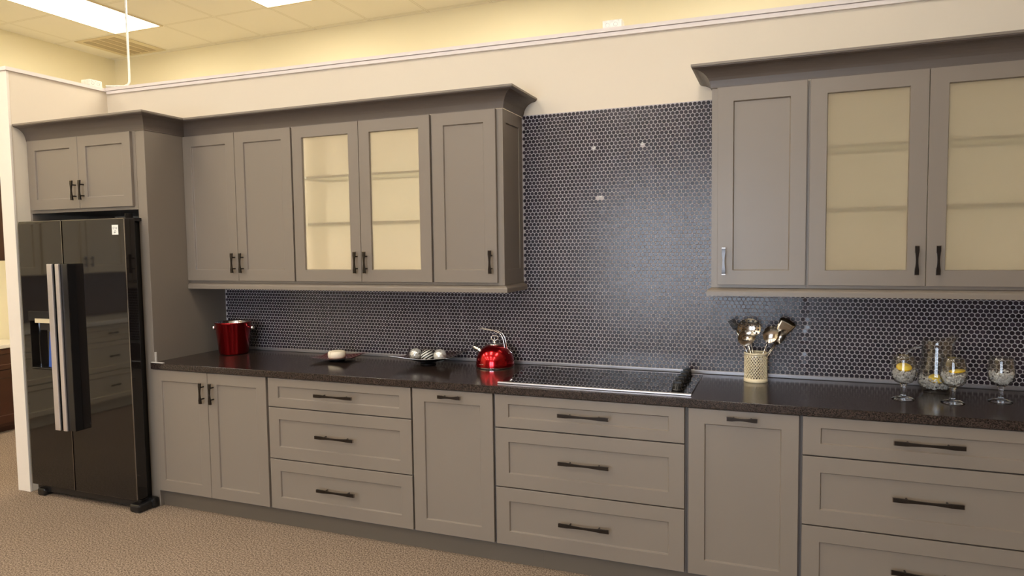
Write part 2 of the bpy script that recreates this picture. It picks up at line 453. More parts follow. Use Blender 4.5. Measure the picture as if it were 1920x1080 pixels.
# ------------------------------------------------------------------ sweeps (crown, light rail)
def sweep(mb, prof, path, z0):
    n = len(path); rows = []
    for i, p in enumerate(path):
        p = Vector(p)
        ns = []
        if i > 0: d = (p-Vector(path[i-1])).normalized(); ns.append(Vector((d.y, -d.x)))
        if i < n-1: d = (Vector(path[i+1])-p).normalized(); ns.append(Vector((d.y, -d.x)))
        if len(ns) == 2:
            m = (ns[0]+ns[1]); m = m/m.length; m = m/m.dot(ns[0])
        else: m = ns[0]
        rows.append([(p.x+m.x*a, p.y+m.y*a, z0+b) for a, b in prof])
    k = len(prof); vs = [v for r in rows for v in r]; fs = []
    for i in range(n-1):
        for j in range(k):
            q = (j+1) % k; fs.append((i*k+j, (i+1)*k+j, (i+1)*k+q, i*k+q))
    fs += [tuple(range(k)), tuple((n-1)*k+j for j in reversed(range(k)))]
    return mb.add(vs, fs)
CZ = 2.337
cp = [(0, 0), (.004, 0), (.004, .006)]
for i in range(1, 9):
    t = PI/2*i/8*.93
    cp.append((.006+.076*(1-math.cos(t)), .006+.076*math.sin(t)))
cp += [(.084, .086), (.084, .0895), (0, .0895)]
lip = [(.0, .0897), (.087, .0897), (.088, .091), (.088, .101), (0, .101)]
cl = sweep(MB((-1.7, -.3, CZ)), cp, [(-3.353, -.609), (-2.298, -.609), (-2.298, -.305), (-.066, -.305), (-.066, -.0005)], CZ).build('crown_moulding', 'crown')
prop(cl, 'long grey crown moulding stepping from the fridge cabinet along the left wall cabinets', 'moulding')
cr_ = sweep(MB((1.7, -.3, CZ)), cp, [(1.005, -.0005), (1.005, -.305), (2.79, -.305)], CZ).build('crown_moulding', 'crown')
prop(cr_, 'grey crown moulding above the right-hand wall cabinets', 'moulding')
for c_, o_, p_ in ((cl, (-1.7, -.3, CZ), [(-3.353, -.609), (-2.298, -.609), (-2.298, -.305), (-.066, -.305), (-.066, -.0005)]), (cr_, (1.7, -.3, CZ), [(1.005, -.0005), (1.005, -.305), (2.79, -.305)])):
    sweep(MB(o_), lip, p_, CZ).build('top_lip', 'cab', c_)
for w_ in (cl, cr_):
    for p in w_.data.polygons: p.use_smooth = False
rp = [(-.04, .038), (-.002, .038), (.010, .032), (.018, .026), (.020, .020), (.020, 0), (-.0, 0), (-.04, 0)]
RZ0 = 1.353
prop(sweep(MB((-1.2, -.3, RZ0)), rp, [(-2.297, -.305), (-.066, -.305), (-.066, -.009)], RZ0).build('light_rail', 'cab'),
     'grey light rail moulding under the left run of wall cabinets', 'moulding')
prop(sweep(MB((1.7, -.3, RZ0)), rp, [(1.005, -.009), (1.005, -.305), (2.79, -.305)], RZ0).build('light_rail', 'cab'),
     'grey light rail moulding under the right run of wall cabinets', 'moulding')

# ------------------------------------------------------------------ base cabinets
YB = -.628; ZT, ZB = .872, .112; G1, G2 = .7075, .4075
def base_cab(x0, x1, kind, label, doors=None, hl=.245):
    o = ((x0+x1)/2, 0, .10)
    t = thing('base_cabinet', label, 'cabinet', o)
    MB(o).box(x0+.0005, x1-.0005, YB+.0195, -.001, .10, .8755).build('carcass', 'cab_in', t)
    MB(o).box(x0+.0005, x1-.0005, YB+.0190, YB+.0196, .8725, .8755).build('face_rail', 'cab', t)
    if kind == 'drawers':
        a, b = doors
        for (z0, z1, rt, rb, hz) in ((G1, ZT, .047, .050, .795), (G2, G1-.006, .066, .069, .563), (ZB, G2-.006, .066, .069, .262)):
            d = shaker('drawer', t, o, a, b, z0, z1, YB, rt=rt, rb=rb)
            pull('handle', d, o, ((a+b)/2-.003, hz), hl, False, YB if False else YB+.0)
    elif kind == 'pullout':
        a, b = doors
        d = shaker('pull_out_front', t, o, a, b, ZB, ZT, YB)
        pull('handle', d, o, ((a+b)/2, .842), .125, False, YB)
    else:
        for (a, b, hx) in doors:
            d = shaker('door', t, o, a, b, ZB, ZT, YB)
            pull('handle', d, o, (hx, .753), .122, True, YB)
    return t
base_cab(-2.2975, -1.416, 'doors', 'grey two-door base cabinet beside the black fridge', [(-2.296, -1.860, -1.888), (-1.857, -1.4239, -1.813)])
base_cab(-1.416, -.473, 'drawers', 'grey three-drawer base cabinet below the red plate', (-1.4086, -.4782))
base_cab(-.473, -.006, 'pullout', 'narrow grey pull-out base cabinet below the red kettle', (-.4682, -.0132))
base_cab(-.006, .930, 'drawers', 'grey three-drawer base cabinet below the black cooktop', (0, .9213))
base_cab(.930, 1.404, 'pullout', 'narrow grey pull-out base cabinet below the cream utensil crock', (.9393, 1.3962))
base_cab(1.404, 2.345, 'drawers', 'grey three-drawer base cabinet at the right below the glass pitcher', (1.4109, 2.3352))
base_cab(2.345, 2.80, 'pullout', 'narrow grey pull-out base cabinet at the far right end of the counter', (2.349, 2.796))
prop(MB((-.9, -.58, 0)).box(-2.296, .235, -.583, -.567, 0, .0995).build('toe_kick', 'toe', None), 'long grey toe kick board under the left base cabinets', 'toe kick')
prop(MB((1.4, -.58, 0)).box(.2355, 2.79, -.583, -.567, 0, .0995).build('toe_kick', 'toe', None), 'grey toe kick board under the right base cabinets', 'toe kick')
prop(MB((.25, -.3, .876)).box(-2.297, 2.81, -.640, -.0005, .8760, .9140).build('countertop', 'granite', None, .003, 3), 'long dark speckled laminate countertop over the base cabinets', 'countertop')
prop(MB((.25, 0, .914)).box(-2.296, 2.81, -.016, -.0045, .9142, .9345).build('backsplash_strip', 'alu_strip', None, .003, 2), 'thin grey metal strip where the tiled wall meets the countertop', 'trim strip')
cb = MB((-2.28, -.62, .914)); cb.box(-2.2965, -2.200, -.634, -.622, .9142, .9185); cb.box(-2.2965, -2.291, -.606, -.594, .9142, .975)
prop(cb.build('corner_bracket', 'caulk'), 'small white plastic L-shaped strip at the left end of the countertop', 'bracket')

# ------------------------------------------------------------------ wall cabinets
YU = -.324; UB, UT = 1.4065, 2.334
def wall_cab(x0, x1, label, doors, side_panel=False, glassy=False):
    o = ((x0+x1)/2, 0, 1.392)
    t = thing('wall_cabinet', label, 'cabinet', o)
    z0, z1 = 1.392, 2.4 if not glassy else 2.335
    if glassy:
        c = MB(o); w = .017
        c.box(x0+.0005, x0+w, -.3045, -.0085, z0, z1); c.box(x1-w, x1-.0005, -.3045, -.0085, z0, z1)
        c.box(x0+w, x1-w, -.3045, -.0085, z0, z0+w+.004); c.box(x0+w, x1-w, -.3045, -.0085, z1-w, z1); c.box(x0+w, x1-w, -.0125, -.0085, z0+w, z1-w)
        c.build('carcass', 'cab', t)
        l = MB(o); a, b, g, h = x0+w+.0005, x1-w-.0005, z0+w+.0045, z1-w-.0005
        l.box(a, b, -.0155, -.013, g, h); l.box(a, a+.002, -.303, -.0156, g, h); l.box(b-.002, b, -.303, -.0156, g, h)
        l.box(a+.0021, b-.0021, -.303, -.0156, g, g+.002); l.box(a+.0021, b-.0021, -.303, -.0156, h-.002, h)
        l.build('liner', 'liner', t)
        for zs in (1.752, 2.033):
            MB(o).box(a+.003, b-.003, -.275, -.0156, zs-.007, zs+.007).build('shelf', 'shelf', t)
    else:
        MB(o).box(x0+.0005, x1-.0005, -.3045, -.0005 if x0 < -1.5 else -.0085, z0, 2.335).build('carcass', 'cab', t)
    for (a, b, hx) in doors:
        d = shaker('glass_door' if glassy else 'door', t, o, a, b, UB, UT, YU, pane='frosted' if glassy else None)
        pull('handle', d, o, (hx, 1.519), .122, True, YU)
    if side_panel:
        # applied shaker end panel facing +X
        e = MB(o); y0, y1, zz0, zz1, xf = -.3045, -.010, 1.3925, 2.335, x1+.0085
        hy0, hy1, hz0, hz1 = y0+.05, y1-.05, zz0+.085, zz1-.067
        O = [(y0, zz0), (y1, zz0), (y1, zz1), (y0, zz1)]; I = [(hy0, hz0), (hy1, hz0), (hy1, hz1), (hy0, hz1)]
        v = [(xf, a, b) for a, b in O]+[(xf, a, b) for a, b in I]+[(xf-.006, a, b) for a, b in I]+[(xf-.0085, a, b) for a, b in O]
        f = []
        for k in range(4):
            j = (k+1) % 4; f += [(k, j, 4+j, 4+k), (4+k, 4+j, 8+j, 8+k), (k, 12+k, 12+j, j)]
        f += [(8, 9, 10, 11)]
        e.add(v, f).build('end_panel', 'cab', t)
    return t
wall_cab(-2.297, -1.435, 'grey two-door wall cabinet with solid doors next to the fridge enclosure', [(-2.2955, -1.8738, -1.898), (-1.8708, -1.4407, -1.832)])
wall_cab(-1.435, -.4905, 'grey wall cabinet with two frosted glass doors above the red plate', [(-1.4291, -.9615, -.988), (-.9585, -.4976, -.922)], glassy=True)
wall_cab(-.4905, -.0765, 'narrow single-door grey wall cabinet left of the tall tiled area', [(-.4834, -.1036, -.134)], side_panel=True)
wall_cab(1.005, 1.4285, 'narrow single-door grey wall cabinet right of the tall tiled area', [(1.0348, 1.4224, 1.066)])
wall_cab(1.4285, 2.375, 'grey wall cabinet with two frosted glass doors above the glass pitcher', [(1.435, 1.8994, 1.862), (1.9024, 2.369, 1.942)], glassy=True)
wall_cab(2.375, 2.785, 'narrow single-door grey wall cabinet at the far right end', [(2.381, 2.779, 2.745)])

# ------------------------------------------------------------------ fridge enclosure
prop(MB((-2.33, -.3, 0)).box(-2.372, -2.298, -.609, -.0005, 0, 2.345).build('end_panel', 'cab', None, .0015, 1), 'tall grey side panel between the black fridge and the counter', 'panel')
prop(MB((-3.345, -.3, 0)).box(-3.3545, -3.335, -.609, -.0005, 0, 1.8595).build('filler_panel', 'cab', None, .0015, 1), 'thin grey filler panel left of the black fridge', 'panel')
o = (-2.86, 0, 1.86)
fc = thing('wall_cabinet', 'deep grey two-door cabinet mounted over the black fridge', 'cabinet', o)
MB(o).box(-3.3535, -2.3725, -.609, -.0005, 1.860, 2.345).build('carcass', 'cab', fc)
for (a, b, hx) in ((-3.325, -2.8575, -2.885), (-2.8545, -2.397, -2.813)):
    d = shaker('door', fc, o, a, b, 1.880, 2.334, YB, rt=.066, rb=.068)
    pull('handle', d, o, (hx, 1.993), .122, True, YB)

# ------------------------------------------------------------------ refrigerator
o = (-2.83, -.4, 0)
fr = thing('refrigerator', 'glossy black side-by-side refrigerator with long silver handles', 'refrigerator', o)
MB(o).box(-3.285, -2.376, -.655, -.03, .055, 1.785).build('body', 'fridge_side', fr, .006)
YF = -.745
def fdoor(nm, a, b, hole=None):
    m = MB(o)
    if hole: cframe(m, a, b, .075, 1.800, YF, .075, *hole, .055, .004)
    else: m.box(a, b, YF, YF+.075, .075, 1.800)
    d = m.build(nm, 'fridge', fr, .006, 3)
    e = MB(o); e.box(b-.0035, b+.0008, YF-.0010, YF+.003, .08, 1.797); e.box(a+.003, b-.004, YF-.001, YF+.004, 1.7985, 1.8015)
    e.build('edge_trim', 'end_metal', d)
    return d
hole = (-3.215, -2.965, .853, 1.163)
dl = fdoor('freezer_door', -3.281, -2.8775, hole)
dr = fdoor('fridge_door', -2.8725, -2.333)
# dispenser
dp = MB(o); dp.box(-3.222, -2.958, YF-.004, YF-.0003, 1.163, 1.225)
dp.box(-3.150, -3.0, YF+.02, YF+.054, 1.10, 1.160)
dpo = dp.build('dispenser', 'black_plastic', dl, .002)
MB(o).box(-3.160, -3.015, YF-.0055, YF-.0042, 1.150, 1.178).build('display', 'label', dpo)
tr = MB(o); tr.box(-3.21, -2.97, YF-.012, YF+.05, .853, .862); tr.build('drip_tray', 'black_plastic', dl, .002)
# handles
for (a, b, nm) in ((-2.935, -2.889, 'left'), (-2.861, -2.828, 'right')):
    h = MB(o).box(a, b, -.812, -.800, .482, 1.530).build('handle', 'brushed', dl if nm == 'left' else dr, .003)
    k = MB(o); k.box(a+.004, b+(.0 if nm == 'left' else .060), -.7995, YF-.0005, .482, 1.530)
    k.build('handle_backing', 'black_plastic', h, .003)
bs_ = MB(o); bs_.box(-3.275, -2.345, -.715, -.66, .022, .070); bs_.build('base_grille', 'black_plastic', fr, .006)
ft = MB(o); ft.box(-3.245, -3.175, -.742, -.66, 0, .05); ft.build('foot', 'black_plastic', fr, .012, 3)
ft = MB(o); ft.box(-2.40, -2.312, -.752, -.61, 0.0, .052); ft.box(-2.374, -2.300, -.66, -.612, 0.0, .065); ft.build('foot', 'black_plastic', fr, .014, 3)
hc = MB(o); hc.box(-2.42, -2.35, -.72, -.60, 1.7855, 1.806); hc.box(-2.425, -2.418, -.665, -.61, 1.80, 1.835); hc.build('hinge_cover', 'black_plastic', fr, .003)
so = (-2.407, YF, 1.705)
st_ = thing('sticker', 'small white square sticker with grey marks on the fridge door', 'sticker', so)
MB(so).box(-2.433, -2.381, YF-.0028, YF-.0022, 1.703, 1.762).build('backing', 'paper', st_)
mk = MB(so)
for cx, cz, r_, a0, a1 in ((-2.416, 1.743, .007, .6, 5.4), (-2.398, 1.743, .007, 2.2, 7.2), (-2.407, 1.722, .008, -2.4, 2.2), (-2.412, 1.717, .004, 0, 5)):
    mk.tube([(cx+r_*math.cos(a0+(a1-a0)*i/10), YF-.003, cz+r_*math.sin(a0+(a1-a0)*i/10)) for i in range(11)], .0012, 5)
mk.build('marks', 'ink', st_)
# brochures standing in the dispenser
for (x, tilt, lab) in ((-3.062, .10, 'blue brochure standing nearest the front in the fridge dispenser'), (-3.010, .22, 'blue and white brochure leaning at the right of the fridge dispenser')):
    bo = (x, YF+.025, .8625)
    b = thing('brochure', lab, 'brochure', bo)
    T = Matrix.Translation(bo) @ Matrix.Rotation(tilt, 4, 'Y')
    MB(bo).box(-.004, .020, -.02, .02, .004, .235 if tilt < .2 else .2, T).build('cover', 'blue', b)
    MB(bo).box(.0202, .0225, -.02, .018, .12, .20, T).build('page', 'paper', b)
    MB(bo).box(-.0055, -.0042, -.018, .018, .01, .19, T).build('back_page', 'paper', b)

# ------------------------------------------------------------------ cooktop
o = (.45, -.3, .914)
ck = thing('cooktop', 'black glass cooktop with a stainless front strip set in the counter', 'cooktop', o)
m = MB(o); m.add([(-.005, -.560, .9145), (.945, -.560, .9145), (.945, -.06, .9145), (-.005, -.06, .9145), (-.003, -.560, .9205), (.943, -.560, .9205), (.943, -.062, .9205), (-.003, -.062, .9205)],
      [(0, 3, 2, 1), (4, 5, 6, 7), (0, 1, 5, 4), (1, 2, 6, 5), (2, 3, 7, 6), (3, 0, 4, 7)])
m.build('glass_top', 'black_glass', ck, .001)
MB(o).box(-.006, .946, -.578, -.5605, .9143, .9225).build('front_strip', 'brushed', ck, .002)
for (x, y, r_) in ((.17, -.43, .09), (.17, -.19, .075), (.48, -.31, .12), (.70, -.19, .075), (.70, -.43, .075)):
    rings = MB(o); rings.lathe([(r_, 0), (r_, .0003), (r_-.002, .0003), (r_-.002, 0)], (x, y, .9205), 40); rings.build('burner_ring', 'black_plastic', ck)

for i in range(5):
    y = -.500+i*.093; x = .872
    kb = MB(o); pr_ = [(.0, 0), (.026, 0), (.026, .006), (.021, .009), (.019, .030), (.017, .034), (0, .034)]
    kb.lathe(pr_, (x, y, .9205), 24)
    for q in range(12):
        a = q*PI/6; kb.tube([(x+.0205*math.cos(a), y+.0205*math.sin(a), .9295), (x+.0185*math.cos(a), y+.0185*math.sin(a), .952)], .0022, 5)
    kb.box(x-.020, x+.020, y-.005, y+.005, .950, .962)
    kb.build('knob', 'black_plastic', ck)

# ------------------------------------------------------------------ things on the counter
CT = .9142
# ice bucket
o = (-2.066, -.185, CT)
t = thing('ice_bucket', 'shiny red metal ice bucket with round silver knobs', 'bucket', o)
MB(o).lathe([(0, 0), (.082, 0), (.090, .003), (.093, .008), (.1135, .205), (.117, .210), (.1155, .2125)], o, 48).build('body', 'red_metal', t)
MB(o).lathe([(.1155, .2127), (.1125, .2127), (.110, .205), (.089, .012), (0, .012)], o, 48).build('lining', 'chrome', t)
for s_ in (-1, 1):
    k = MB(o); T = Matrix.Translation(o) @ Matrix.Rotation(.30, 4, 'Z')
    k.sphere((s_*.132, 0, .172), .0165, T=T)
    pts = [T @ Vector((s_*.108, 0, .172)), T @ Vector((s_*.128, 0, .172))]
    k.tube(pts, .007, 10); k.build('knob', 'chrome', t)

def dish(o, hx, hy, h, flat, base, top_mat, under_mat, nm, label, cat, corner, rim=None, rz=0, ex=1.5):
    t = thing(nm, label, cat, o, rz); N = 20
    def P(u, v, dz):
        r = max(abs(u), abs(v)); c = abs(u*v)
        s = 1+corner*c*c
        q = max(0, (math.hypot(u, v)-flat))/(1.414-flat)
        return (u*hx*s, v*hy*s, base+h*q**ex+dz)
    for part, mat, dz in (('dish_top', top_mat, .004), ('dish_underside', under_mat, 0)):
        vs = [P(-1+2*i/N, -1+2*j/N, dz) for i in range(N+1) for j in range(N+1)]
        fs = [(i*(N+1)+j, (i+1)*(N+1)+j, (i+1)*(N+1)+j+1, i*(N+1)+j+1) for i in range(N) for j in range(N)]
        if dz == 0: fs = [tuple(reversed(f)) for f in fs]
        m = MB(); m.add(vs, fs, True)
        if dz == 0: m.lathe([(0, 0), (hy*.42, 0), (hy*.42, base+.002), (0, base+.002)], (0, 0, 0), 32)
        m.build(part, mat, t)
    e = MB(); per = []
    for a in range(N): per.append((-1+2*a/N, -1))
    for a in range(N): per.append((1, -1+2*a/N))
    for a in range(N): per.append((1-2*a/N, 1))
    for a in range(N): per.append((-1, 1-2*a/N))
    per.append(per[0]); e.tube([P(u, v, .002) for u, v in per], .0016, 6)
    e.build('rim', rim or under_mat, t)
    return t
dish((-1.235, -.205, CT), .118, .108, .022, .5, .007, 'red_dark', 'black_lacq', 'square_plate', 'small square dark red plate holding a round white cheese', 'plate', .10, rz=.06)
o = (-1.235, -.205, CT+.0118)
t = thing('cheese_wheel', 'small round white cheese on the square red plate', 'cheese', o)
MB(o).lathe([(0, 0), (.047, 0), (.053, .005), (.055, .022), (.054, .035), (.049, .042), (.036, .045), (0, .044)], o, 40).build('rind', 'cheese', t)
MB(o).box(o[0]-.012, o[0]-.0105, o[1]-.0548, o[1]-.045, o[2]+.004, o[2]+.043).build('cut_line', 'cream_ceramic', t)
dish((-.615, -.175, CT), .148, .110, .058, .0, .005, 'maroon', 'black_lacq', 'square_bowl', 'dark maroon square bowl with upswept corners holding three decorative balls', 'bowl', .30, rim='rim', rz=.08, ex=1.25)
for (x, y, z, mt, lb) in ((-.697, -.175, .967, 'mosaic', 'silver mosaic decorative ball, leftmost in the maroon bowl'),
                          (-.617, -.180, .962, 'stripes', 'black and white striped decorative ball in the middle of the maroon bowl'),
                          (-.536, -.175, .967, 'mosaic2', 'pale silver scroll-patterned decorative ball, rightmost in the maroon bowl')):
    b = MB((x, y, z)).sphere((x, y, z), .0385, 28, 18).build('decorative_ball', mt)
    prop(b, lb, 'ball', 'decorative balls in the bowl')

# kettle
o = (-.203, -.135, CT)
kt = thing('kettle', 'glossy red whistling kettle with open steel handle beside the cooktop', 'kettle', o)
pr_ = [(0, 0), (.108, 0), (.1115, .004), (.1115, .008)]
MB(o).lathe(pr_, o, 48).build('base_ring', 'chrome', kt)
body = [(.1105, .0081)]
for i in range(1, 15):
    t = i/14*PI/2*.86
    body.append((.1105*math.cos(t)**.85, (.020+.112*math.sin(t))))
body.append((0, body[-1][1]+.004)); body.insert(1, (.1110, .016))
MB(o).lathe(body, o, 48).build('body', 'red_metal', kt)
ld = MB(o); OL = o; o = (OL[0], OL[1], OL[2]+.007); ld.o = o
ld.lathe([(.034, .119), (.036, .124), (.030, .127), (.012, .129), (.010, .139), (.013, .141), (.013, .144), (0, .145)], o, 28)
ld.tube([(o[0]+.021*math.cos(a), o[1]+.004*math.sin(a), o[2]+.159+.014*math.sin(a)) for a in [2*PI*i/20 for i in range(21)]], .0022, 6)
ld.tube([(o[0], o[1], o[2]+.143), (o[0], o[1], o[2]+.158)], .0018, 6)
o = OL; ld.o = (OL[0], OL[1], OL[2]); ld.build('lid', 'chrome', kt)
sp_ = MB(o); sp_.tube([(o[0]-.066, o[1]-.01, o[2]+.078), (o[0]-.092, o[1]-.015, o[2]+.096), (o[0]-.126, o[1]-.02, o[2]+.116)], [.018, .015, .015], 16); spo = sp_.build('spout', 'chrome', kt)
wl = MB(o); wl.tube([(o[0]-.103, o[1]-.015, o[2]+.112), (o[0]-.112, o[1]-.015, o[2]+.135), (o[0]-.107, o[1]-.015, o[2]+.150)], [.007, .006, .002], 8); wl.build('whistle_lever', 'black_plastic', spo)
hd = MB(o)
for s_ in (-.009, .009):
    ctrl = [(-.093, .221), (-.045, .212), (.0, .206), (.032, .195), (.052, .170), (.060, .140), (.065, .112), (.080, .092), (.094, .080)]
    # smooth resample
    pts = []
    for i in range(len(ctrl)-1):
        p0 = ctrl[max(i-1, 0)]; p1 = ctrl[i]; p2 = ctrl[i+1]; p3 = ctrl[min(i+2, len(ctrl)-1)]
        for q in range(4):
            u = q/4
            f = lambda a, b, c, d: .5*((2*b)+(-a+c)*u+(2*a-5*b+4*c-d)*u*u+(-a+3*b-3*c+d)*u**3)
            pts.append((f(p0[0], p1[0], p2[0], p3[0]), f(p0[1], p1[1], p2[1], p3[1])))
    pts.append(ctrl[-1])
    hd.tube([(o[0]+x+(.006 if s_ > 0 else 0), o[1]+s_*(1.0 if x < .06 else 1+(x-.06)*20), o[2]+z) for x, z in pts], .0032, 8)
hd.build('handle', 'chrome', kt)
# small script mark low on the body
mk = MB(o); mp_ = []
for i in range(19):
    a = math.radians(238+i*1.1); rr = .1118 if False else .1121
    mp_.append((o[0]+rr*math.cos(a), o[1]+rr*math.sin(a), o[2]+.024+.003*math.sin(i*1.6)+i*.0003))
mk.tube(mp_, .0006, 5); mk.build('script_mark', 'chrome', kt)

# utensil crock with diamond lattice
o = (1.207, -.135, CT)
ut = thing('utensil_crock', 'cream perforated ceramic crock full of steel utensils', 'crock', o)
R_ = .0555; NC = 26; rows = 14; z0_, z1_ = .016, .136; ch = (z1_-z0_)/rows
lat = MB(o)
def cyl(a, z): return (o[0]+R_*math.cos(a), o[1]+R_*math.sin(a), o[2]+z)
da = 2*PI/NC
for r in range(rows-1):
    for i in range(NC):
        ca = (i+(.5 if r % 2 else 0))*da; cz = z0_+(r+1)*ch
        O = [(ca-da/2, cz), (ca, cz-ch), (ca+da/2, cz), (ca, cz+ch)]
        I = [(ca+(a-ca)*.74, cz+(z-cz)*.74) for a, z in O]
        vs = [cyl(*p) for p in O+I]
        lat.add(vs, [(k, (k+1) % 4, 4+(k+1) % 4, 4+k) for k in range(4)])
for zz, sg in ((z0_, 1), (z1_, -1)):
    for i in range(NC):
        odd = (rows-1) % 2 if sg < 0 else 1
        ca = (i+(.5 if odd else 0))*da
        ca = (i+(.5 if (0 if sg > 0 else rows-2) % 2 == 0 else 0))*da
        tri = [cyl(ca-da/2, zz), cyl(ca+da/2, zz), cyl(ca, zz+sg*ch)]
        lat.add(tri, [(0, 1, 2) if sg > 0 else (0, 2, 1)])
lo = lat.build('lattice_body', 'cream_ceramic', ut)
sd = lo.modifiers.new('s', 'SOLIDIFY'); sd.thickness = .003; sd.offset = -1
bd = MB(o)
bd.lathe([(0, .0), (.056, 0), (.0575, .002), (.0565, .0165), (.0525, .0165), (.0515, .004), (0, .004)], o, 48); bd.build('foot_band', 'cream_ceramic', ut)
bd = MB(o); bd.lathe([(.0562, .1355), (.0575, .144), (.0565, .1465), (.0535, .1465), (.0525, .1355), (.0562, .1355)], o, 48); bd.build('rim_band', 'cream_ceramic', ut)

def orient(p, d, roll=0):
    """matrix taking local +Z to d at p"""
    q = Vector(d).to_track_quat('Z', 'Y')
    return Matrix.Translation(p) @ q.to_matrix().to_4x4() @ Matrix.Rotation(roll, 4, 'Z')
def utensil(nm, label, foot, top, fn, mat='steel'):
    o2 = foot; t = thing(nm, label, 'utensil', o2, group=None)
    d = (Vector(top)-Vector(foot)).normalized()
    h = MB(o2); h.tube([foot, Vector(foot).lerp(Vector(top), .5), top], [.004, .0032, .0042], 8, flat=1.4); h.build('handle', 'chrome', t)
    fn(t, o2, Vector(top), d)
    return t
def bowl_head(rx, ry, depth, face, n=20, holes=False):
    def fn(t, o2, top, d):
        # face: direction the hollow looks; along handle direction d
        f = Vector(face).normalized(); c = top+d*ry*.9
        u = d.cross(f).normalized(); f = u.cross(d).normalized()
        mb = MB(o2); vs = []; fs = []; m = 8
        for sgn, off in ((1, 0), (-1, .0014)):
            for i in range(m+1):
                r = i/m
                for k in range(n):
                    a = 2*PI*k/n
                    vs.append(tuple(c+u*rx*r*math.cos(a)+d*ry*r*math.sin(a)-f*((depth)*(1-r**2.2)+off)))
        for L_ in range(2):
            b = L_*(m+1)*n
            for i in range(m):
                for k in range(n):
                    j = (k+1) % n
                    if holes and i in (2, 4, 6) and k % 2 == 0: continue
                    q = (b+i*n+k, b+(i+1)*n+k, b+(i+1)*n+j, b+i*n+j)
                    fs.append(q if L_ == 0 else tuple(reversed(q)))
        mb.add(vs, fs, True); mb.build('head', 'steel', t)
    return fn
def fork_head(t, o2, top, d):
    mb = MB(o2); u = d.cross(Vector((0, -1, .2))).normalized()
    for k in range(-3, 4):
        mb.tube([top, top+d*.012+u*k*.004, top+d*.055+u*k*.0055], .0020, 5)
    mb.tube([top+d*.055+u*k*.0055 for k in range(-3, 4)], .0016, 5)
    mb.build('head', 'black_plastic', t)
def turner_head(t, o2, top, d):
    mb = MB(o2); u = d.cross(Vector((0, -1, 0))).normalized(); f = d.cross(u)
    vs = []
    for i in range(7):
        s = i/6; w = .020+.020*math.sin(s*PI/2); 
        for k in range(-3, 4):
            e = .010*(1-(k/3)**2) if i == 6 else 0
            vs.append(tuple(top+d*(s*.078+e)+u*w*k/3+f*(.012*s*s)))
    fs = [(i*7+k, i*7+k+1, (i+1)*7+k+1, (i+1)*7+k) for i in range(6) for k in range(6)]
    mb.add(vs, fs, True); ob = mb.build('head', 'steel', t)
    s_ = ob.modifiers.new('s', 'SOLIDIFY'); s_.thickness = .0012
B = (1.207, -.135, CT+.006)
utensil('ladle', 'steel ladle with a deep bowl at the left front of the crock', (1.222, -.150, B[2]), (1.172, -.160, 1.100), bowl_head(.043, .038, .030, (-.12, -.7, 1.2)))
utensil('skimmer', 'round pierced steel skimmer behind the ladle in the crock', (1.215, -.118, B[2]), (1.180, -.105, 1.130), bowl_head(.056, .050, .014, (.1, -1, -.1), 28, True))
utensil('slotted_fork', 'dark slotted serving fork poking out at the far left of the crock', (1.232, -.125, B[2]), (1.112, -.110, 1.165), fork_head)
utensil('serving_spoon', 'round steel serving spoon at the front right of the crock', (1.195, -.155, B[2]), (1.262, -.165, 1.118), bowl_head(.034, .044, .010, (0, -1, .1)))
utensil('pasta_ladle', 'oval steel ladle seen side-on at the right of the crock', (1.190, -.130, B[2]), (1.300, -.135, 1.105), bowl_head(.026, .044, .024, (.7, -1, .0)))
utensil('turner', 'wide flat steel turner at the far right of the crock', (1.188, -.112, B[2]), (1.318, -.100, 1.145), turner_head)

# goblets, pitcher
def crystals(o, prof_r, ztop, n, seed, name, label):
    rnd = random.Random(seed); m = MB(o)
    k = 0
    while k < n:
        z = rnd.uniform(.0, ztop); R = prof_r(z)-.006
        if R <= .003: continue
        a = rnd.uniform(0, 2*PI); r = R*math.sqrt(rnd.random()) if rnd.random() < .35 else R*rnd.uniform(.85, 1)
        s = rnd.uniform(.0038, .0062); c = Vector((o[0]+r*math.cos(a), o[1]+r*math.sin(a), o[2]+z+.004))
        rot = Matrix.Rotation(rnd.uniform(0, 3), 3, 'X') @ Matrix.Rotation(rnd.uniform(0, 3), 3, 'Z')
        vs = [tuple(c+rot @ Vector(p)*s) for p in ((1, 0, 0), (-1, 0, 0), (0, 1, 0), (0, -1, 0), (0, 0, 1.2), (0, 0, -1.2))]
        m.add(vs, [(0, 2, 4), (2, 1, 4), (1, 3, 4), (3, 0, 4), (2, 0, 5), (1, 2, 5), (3, 1, 5), (0, 3, 5)])
        k += 1
    ob = m.build(name, 'crystal_mix', weld=False)
    prop(ob, label, 'crystals', None, 'stuff')
def crystal_mix():
    m, nt, b = new_mat('crystal_mix'); L = nt.links.new
    b.inputs['Base Color'].default_value = (1, .97, .93, 1); b.inputs['Roughness'].default_value = .08
    b.inputs['Transmission Weight'].default_value = .35; b.inputs['IOR'].default_value = 1.35
    return m
M['crystal_mix'] = crystal_mix()
gob_out = [(.0, 0), (.040, 0), (.0405, .002), (.030, .007), (.012, .012), (.0075, .020), (.0095, .028), (.0075, .036), (.0100, .046), (.0085, .054), (.014, .061),
           (.030, .068), (.040, .080), (.0450, .100), (.0455, .118), (.0430, .138), (.0395, .158), (.0380, .170)]
GS = 1.12
gob_in = [(.0368, .170), (.0383, .158), (.0418, .138), (.0441, .118), (.0436, .100), (.0385, .081), (.028, .071), (.010, .066), (0, .065)]
gob_out = [(a*GS, b*GS) for a, b in gob_out]; gob_in = [(a*GS, b*GS) for a, b in gob_in]
